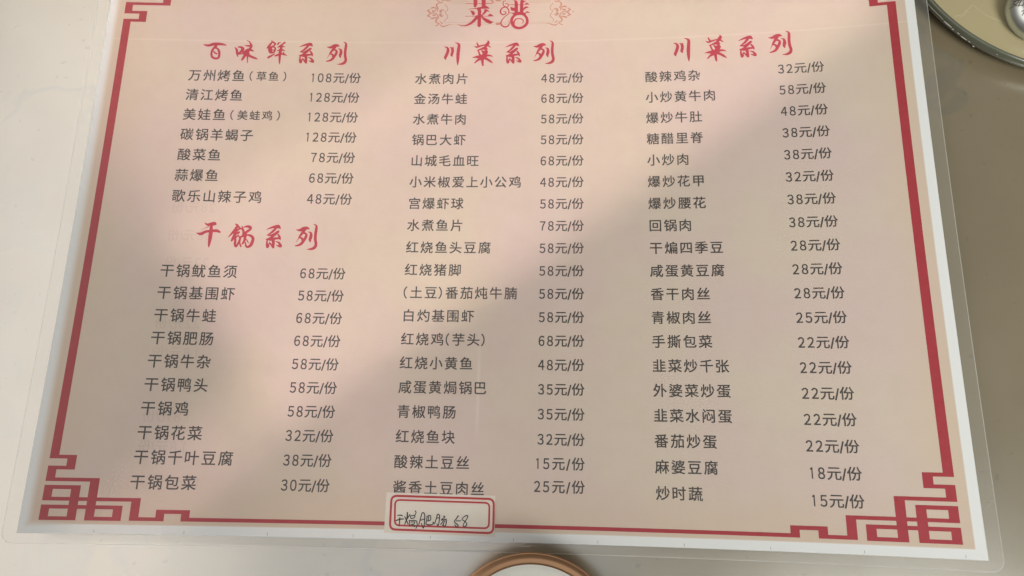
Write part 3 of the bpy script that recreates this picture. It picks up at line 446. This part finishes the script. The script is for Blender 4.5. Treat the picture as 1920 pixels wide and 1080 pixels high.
TICKS=[[33.67,1.01],[73.84,1.37],[111.65,1.07],[150.68,1.11],[186.04,1.29],[223.89,1.18],[261.68,1.32],[299.48,1.4],[335.97,1.5],[373.71,1.23],[411.94,1.36]]
GHOST=[[59.43,157.58],[59.08,142.87],[59.5,128.72],[58.94,97.95],[59.52,83.57],[59.21,53.34],[59.15,39.06],[67.4,23.07]]
PALE_LINES=[[(0.44072, 0.25645), (0.44501, 0.25788), (0.44998, 0.26289)], [(0.44998, 0.26289), (0.45623, 0.25681), (0.46345, 0.25283), (0.46954, 0.25038)], [(0.44582, 0.25816), (0.44669, 0.25905), (0.44773, 0.25903)], [(0.44326, 0.25612), (0.44627, 0.25756)]]
POTXYR=(0.48, 0.256, 0.0172)
CHIP_GLINTS=[(-148.2, -139.98, -0.0022, 0.0005), (-139.6, -136.4, -0.0026, 0.0009), (-136.03, -135.43, -0.003, 0.0008), (-133.97, -133.11, -0.003, 0.0006), (-132.51, -130.09, -0.0034, 0.0006), (-129.61, -128.87, -0.0034, 0.0005), (-127.57, -126.85, -0.0046, 0.0006), (-120.36, -120.0, -0.002, 0.0005)]

for strokes in HEAD:
    pr = Print(0.06)
    for s_ in strokes: pr.stroke(s_, wmul=1.12)
    pr.build('section_heading', M_brush, menu)
pr = Print(0.10)
for s_ in TITLE: pr.stroke(s_, wmul=1.1)
pr.build('title_lettering', M_brush, menu)
NO = (len(ORN) - 3) // 2
for part in (ORN[:NO], ORN[NO:2*NO]):
    pr = Print(0.06)
    for s_ in part: pr.stroke(s_, sub=6, wmul=1.35, wmin=0.3)
    pr.build('title_ornament', M_gold, menu)
for s_ in ORN[2*NO:]:
    pr = Print(0.06); pr.stroke(s_, wmin=0.3); pr.build('ornament_dot', M_gold, menu)
pr = Print(0.02)
for s_ in ORN2: pr.stroke(s_, sub=10, wmin=0.2)
pr.build('title_rule', M_thin, menu)

# fretwork border: bars of one corner (mm from the bottom-left corner), mirrored to the four corners
CORNER = [(8.5, 33.0, 12.6, 40), (8.5, 33.0, 20.7, 34.7), (16.6, 28.1, 20.7, 33.6), (8.5, 28.1, 20.7, 29.75), (8.5, 22.85, 12.5, 29),
          (8.5, 22.85, 32.7, 24.5), (28.5, 5.8, 32.7, 23.6), (8.5, 19.4, 24.7, 21.15), (8.5, 14.3, 12.4, 20.3), (8.5, 14.3, 52.5, 15.95),
          (20.6, 5.8, 24.7, 20.3), (8.5, 10.8, 44.8, 12.5), (8.5, 5.8, 12.3, 11.5), (8.5, 5.8, 24.7, 7.45), (28.5, 5.8, 44.8, 7.5), (40.7, 5.8, 44.8, 11.6),
          (48.4, 5.95, 52.5, 15.2), (48.4, 5.95, 64.0, 7.6), (60.1, 5.95, 64.0, 10.9), (60.1, 9.25, 75.4, 11.0), (71.6, 6.0, 75.4, 10), (71.6, 6.0, 90, 7.7)]
def frame_piece(bars):
    pr = Print(0.02)
    for b in bars: pr.bar(*b)
    pr.build('border_fretwork', M_red, menu)
for mx in (0, 1):
    for my in (0, 1):
        bs = []
        for x0, y0, x1, y1 in CORNER:
            if mx: x0, x1 = 420 - x1, 420 - x0
            if my: y0, y1 = 297 - y1, 297 - y0
            bs.append((x0, y0, x1, y1))
        frame_piece(bs)
for name, b in (('border_line', (8.5, 40, 12.6, 257)), ('border_line', (407.4, 40, 411.5, 257)), ('border_line', (90, 6.0, 330, 7.7)), ('border_line', (90, 289.3, 330, 291.0))):
    pr = Print(0.02); pr.bar(*b); pr.build(name, M_red, menu)
for x, y in TICKS:
    pr = Print(0.02); pr.bar(x - 0.11, 0.55, x + 0.11, 1.9); pr.build('trim_mark', M_tick, menu)

# print on the back of the sheet showing faintly through (mirrored)
def ghost(u, v, num):
    pr = Print(0.012); em = 6.4; x = u + 10.5
    seq = [(FW[c], 0.63, 0.9) for c in num] + [('元', 0.92, 1), ('/', 0.33, 1), ('份', 0.95, 1)]
    for i, (ch, adv, sx) in enumerate(seq):
        vs, fs, a, b = glyph(ch)
        pr.poly([(x - (gx - a)*em*sx, v + (gy - 0.375)*em) for gx, gy in vs], [tuple(reversed(f)) for f in fs], pr.z + 0.001*i)
        x -= adv * em
    pr.build('show_through_price', M_ghost, menu)
for (u, v), n in zip(GHOST, ('28', '38', '22', '22', '18', '18', '18', '15')): ghost(u, v, n)

# ---------------------------------------------------------------- taped label with a handwritten dish
lab = thing('paper_label', 'small cream label with double red frame and handwriting stuck at the menu bottom edge', 'label', sp(190, 11, 0.3))
M_lab = mat_ink('cream_label_paper', (0.68, 0.62, 0.55), mottle=0.05)
def label_pt(s, t, Q=STK):
    a = [Q[0][i]*(1-s) + Q[1][i]*s for i in (0, 1)]; b = [Q[3][i]*(1-s) + Q[2][i]*s for i in (0, 1)]
    return (a[0]*(1-t) + b[0]*t, a[1]*(1-t) + b[1]*t)
def label_sheet():
    nu, nv = 16, 6; vs = []; fs = []
    for off in (0.24, 0.12):
        for j in range(nv+1):
            for i in range(nu+1):
                u, v = label_pt(i/nu, j/nv); vs.append(sp(u, v, off + (0.0 if off < .2 else 0.10*abs(i/nu - .5)*2*(j/nv))))
    k = (nu+1)*(nv+1); I = lambda i, j, l=0: l*k + j*(nu+1) + i
    for j in range(nv):
        for i in range(nu):
            fs.append((I(i, j), I(i, j+1), I(i+1, j+1), I(i+1, j)))
            fs.append((I(i, j, 1), I(i+1, j, 1), I(i+1, j+1, 1), I(i, j+1, 1)))
    for i in range(nu):
        fs += [(I(i, 0), I(i+1, 0), I(i+1, 0, 1), I(i, 0, 1)), (I(i, nv), I(i, nv, 1), I(i+1, nv, 1), I(i+1, nv))]
    for j in range(nv):
        fs += [(I(0, j), I(0, j, 1), I(0, j+1, 1), I(0, j+1)), (I(nu, j), I(nu, j+1), I(nu, j+1, 1), I(nu, j, 1))]
    mesh('label_backing', vs, fs, M_lab, lab)
label_sheet()
def rring(Q, r, wd, z):
    """rounded rectangular ring through the quad Q"""
    pts = []
    for i in range(4):
        p = Vector(Q[i]); a = (Vector(Q[i-1]) - p).normalized(); b = (Vector(Q[(i+1) % 4]) - p).normalized()
        for k in range(7):
            t = k / 6; pts.append(((p + a*r)*(1-t)**2 + p*2*t*(1-t) + (p + b*r)*t*t))
        nx = Vector(Q[(i+1) % 4]); e = p + b*r; g = nx - b*r
        for k in range(1, 6): pts.append(e.lerp(g, k/6))
    n = len(pts); vs = []; fs = []
    for i in range(n):
        d = (pts[(i+1) % n] - pts[i-1]).normalized(); nn = Vector((-d.y, d.x)) * wd/2
        vs += [sp(*(pts[i] + nn), z), sp(*(pts[i] - nn), z)]
    for i in range(n):
        j = (i+1) % n; fs.append((2*i, 2*i+1, 2*j+1, 2*j))
    mesh('label_frame', vs, fs, M_labred, lab)
M_labred = mat_ink('label_red_print', (0.42, 0.045, 0.05))
rring(STO, 2.6, 0.98, 0.405); rring(STI, 2.2, 0.82, 0.405)
pr = Print(0.42)
for s_ in HAND: pr.stroke(s_, sub=4, wmul=1.1, wmin=0.42)
pr.build('handwriting', M_pen, lab)

# ---------------------------------------------------------------- round things
def lathe(name, prof, mat, parent, n=96, smooth=True, xy=(0, 0)):
    vs = []; fs = []
    for k in range(n):
        a = 2*math.pi*k/n
        for r, z in prof: vs.append((xy[0] + r*math.cos(a), xy[1] + r*math.sin(a), z))
    m = len(prof)
    for k in range(n):
        for i in range(m-1):
            a, b = k*m + i, ((k+1) % n)*m + i
            fs.append((a, b, b+1, a+1))
    me = bpy.data.meshes.new(name); me.from_pydata(vs, [], fs)
    bm = bmesh.new(); bm.from_mesh(me); bmesh.ops.remove_doubles(bm, verts=bm.verts, dist=1e-6); bmesh.ops.recalc_face_normals(bm, faces=bm.faces)
    bm.to_mesh(me); bm.free()
    for p in me.polygons: p.use_smooth = smooth
    me.materials.append(mat)
    o = bpy.data.objects.new(name, me); COL.objects.link(o); o.parent = parent
    return o

# small cup at the bottom of the view
M_copper = simple('brushed_copper', (0.34, 0.185, 0.10), 0.30, metal=0.8, noise=25)
M_white = simple('white_glazed_porcelain', (0.72, 0.70, 0.66), 0.18, spec=0.6)
CUPX, CUPY = 0.2330, -0.0400
cup = thing('small_dish', 'small white round dish with a copper-coloured rim below the menu', 'dish', (CUPX, CUPY, tz(CUPY)))
lathe('copper_rim', [(0.0, 0.0004), (0.022, 0.0004), (0.026, 0.0015), (0.0345, 0.009), (0.0375, 0.0155), (0.0386, 0.0192), (0.0388, 0.0200), (0.0386, 0.0204),
                     (0.0379, 0.0202), (0.0368, 0.0196), (0.0356, 0.0193), (0.0345, 0.0193), (0.0336, 0.0190), (0.0333, 0.0185)], M_copper, cup)
lathe('porcelain_well', [(0.0, 0.0040), (0.020, 0.0042), (0.0275, 0.0070), (0.0315, 0.0130), (0.0329, 0.0180), (0.0333, 0.0187), (0.0337, 0.0190)], M_white, cup)

# thick glass plate at the top right with a steel pot on it
GX, GY, GR = 0.5048, 0.3136, 0.0888
GZ = 0.0100
plate = thing('glass_plate', 'thick green-edged round glass plate on a tan base beside the menu', 'plate', (GX, GY, tz(GY)))
M_gedge = simple('green_glass_edge', (0.10, 0.105, 0.075), 0.22, spec=0.7, noise=60)
M_gtop = simple('tan_backed_glass', (0.42, 0.36, 0.21), 0.30, spec=0.5, noise=30)
g0 = GZ - tz(GY)
lathe('glass_slab_edge', [(GR - 0.0022, g0 - 0.0058), (GR - 0.0004, g0 - 0.0054), (GR, g0 - 0.0046), (GR + 0.0003, g0 - 0.0025), (GR, g0 - 0.0008), (GR - 0.0005, g0 - 0.0002), (GR - 0.0014, g0)], M_gedge, plate, n=160)
lathe('glass_top', [(0.0, g0 - 0.00005), (GR - 0.0014, g0)], M_gtop, plate, n=160)
lathe('plate_base', [(0.0, 0.0), (GR - 0.012, 0.0), (GR - 0.011, 0.001), (GR - 0.011, g0 - 0.0058), (GR - 0.0021, g0 - 0.0058)], simple('dark_base', (0.06, 0.05, 0.04), 0.5), plate)
M_pale_line = simple('pale_line', (0.60, 0.54, 0.36), 0.3)  # thin pale lines lying on the glass top
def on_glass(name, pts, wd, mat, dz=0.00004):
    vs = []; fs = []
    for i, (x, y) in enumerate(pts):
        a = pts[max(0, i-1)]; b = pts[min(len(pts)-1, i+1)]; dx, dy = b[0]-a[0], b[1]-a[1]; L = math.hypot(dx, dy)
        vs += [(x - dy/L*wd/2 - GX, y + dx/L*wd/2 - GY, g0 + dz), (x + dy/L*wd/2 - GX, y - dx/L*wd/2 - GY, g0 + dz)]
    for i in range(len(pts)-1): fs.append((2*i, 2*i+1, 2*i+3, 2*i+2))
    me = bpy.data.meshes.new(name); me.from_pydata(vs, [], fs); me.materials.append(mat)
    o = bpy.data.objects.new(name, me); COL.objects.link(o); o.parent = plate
for k, line in enumerate(PALE_LINES): on_glass('surface_line', line, 0.00022, M_pale_line, 0.00004 + 0.00002*k)
# chips along the glass rim, their glints painted in as pale colour
M_chip_glint = simple('painted_chip_glint', (0.75, 0.76, 0.70), 0.15, spec=0.8)
for a0, a1, zz, th in CHIP_GLINTS:
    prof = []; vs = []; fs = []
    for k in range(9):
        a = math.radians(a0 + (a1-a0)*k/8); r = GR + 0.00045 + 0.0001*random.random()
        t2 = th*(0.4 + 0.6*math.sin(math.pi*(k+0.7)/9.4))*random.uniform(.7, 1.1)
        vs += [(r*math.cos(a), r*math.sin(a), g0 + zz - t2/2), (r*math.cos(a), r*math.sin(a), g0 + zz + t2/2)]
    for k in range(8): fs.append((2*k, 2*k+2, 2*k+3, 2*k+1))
    me = bpy.data.meshes.new('rim_chip_glint'); me.from_pydata(vs, [], fs); me.materials.append(M_chip_glint)
    o = bpy.data.objects.new('rim_chip_glint', me); COL.objects.link(o); o.parent = plate

JX, JY, JR = POTXYR
M_steel = simple('worn_stainless_steel', (0.60, 0.64, 0.64), 0.38, metal=1.0, noise=120)
pot = thing('steel_lid', 'shiny domed steel lid with brown engraved characters on the glass plate', 'lid', (JX, JY, tz(GY) + g0 + 0.00012))
HF = 0.45
DOME = [(0.0, 0.0306), (0.2, 0.0303), (0.45, 0.029), (0.60, 0.0274), (0.72, 0.0255), (0.82, 0.0230), (0.9, 0.020), (0.96, 0.0165), (0.985, 0.014)]
lathe('lid_dome', [(0.0, 0.0002), (JR*0.80, 0.0002), (JR*0.93, 0.001), (JR, 0.008*HF)] + [(r_*JR, z_*HF) for r_, z_ in reversed(DOME)], M_steel, pot)
lathe('lid_knob', [(0.0, 0.0200), (0.0035, 0.0197), (0.0046, 0.0180), (0.0040, 0.0160), (0.0030, 0.0135)], M_steel, pot)
M_engr = simple('brown_engraving', (0.16, 0.11, 0.07), 0.5)
def engrave(ch, ang, rr, em, tilt):
    vs, fs, a, b = glyph(ch); out = []
    def dome(r):
        P = [(a_, b_*HF) for a_, b_ in DOME]
        for (r0, z0), (r1, z1) in zip(P, P[1:]):
            if r <= r1*JR: return z0 + (z1-z0)*(r/JR - r0)/(r1-r0)
        return P[-1][1]
    c, s_ = math.cos(tilt), math.sin(tilt); cx, cy = rr*math.cos(ang), rr*math.sin(ang)
    for gx, gy in vs:
        X, Y = (gx - .5)*em, (gy - .375)*em
        x, y = cx + X*c - Y*s_, cy + X*s_ + Y*c
        out.append((x, y, dome(math.hypot(x, y)) + 0.00030))
    me = bpy.data.meshes.new('engraved_character'); me.from_pydata(out, [], fs); me.materials.append(M_engr)
    o = bpy.data.objects.new('engraved_character', me); COL.objects.link(o); o.parent = pot
engrave('如', math.radians(176), JR*0.84, 0.0046, math.radians(-24))
engrave('有', math.radians(200), JR*0.74, 0.0046, math.radians(-24))


# ---------------------------------------------------------------- level the whole set so that the tabletop is horizontal
bpy.context.view_layer.update()
for o in TOP + LIGHTS + [cam]:
    o.matrix_world = LEVEL @ o.matrix_world
    if 'org' in o: del o['org']
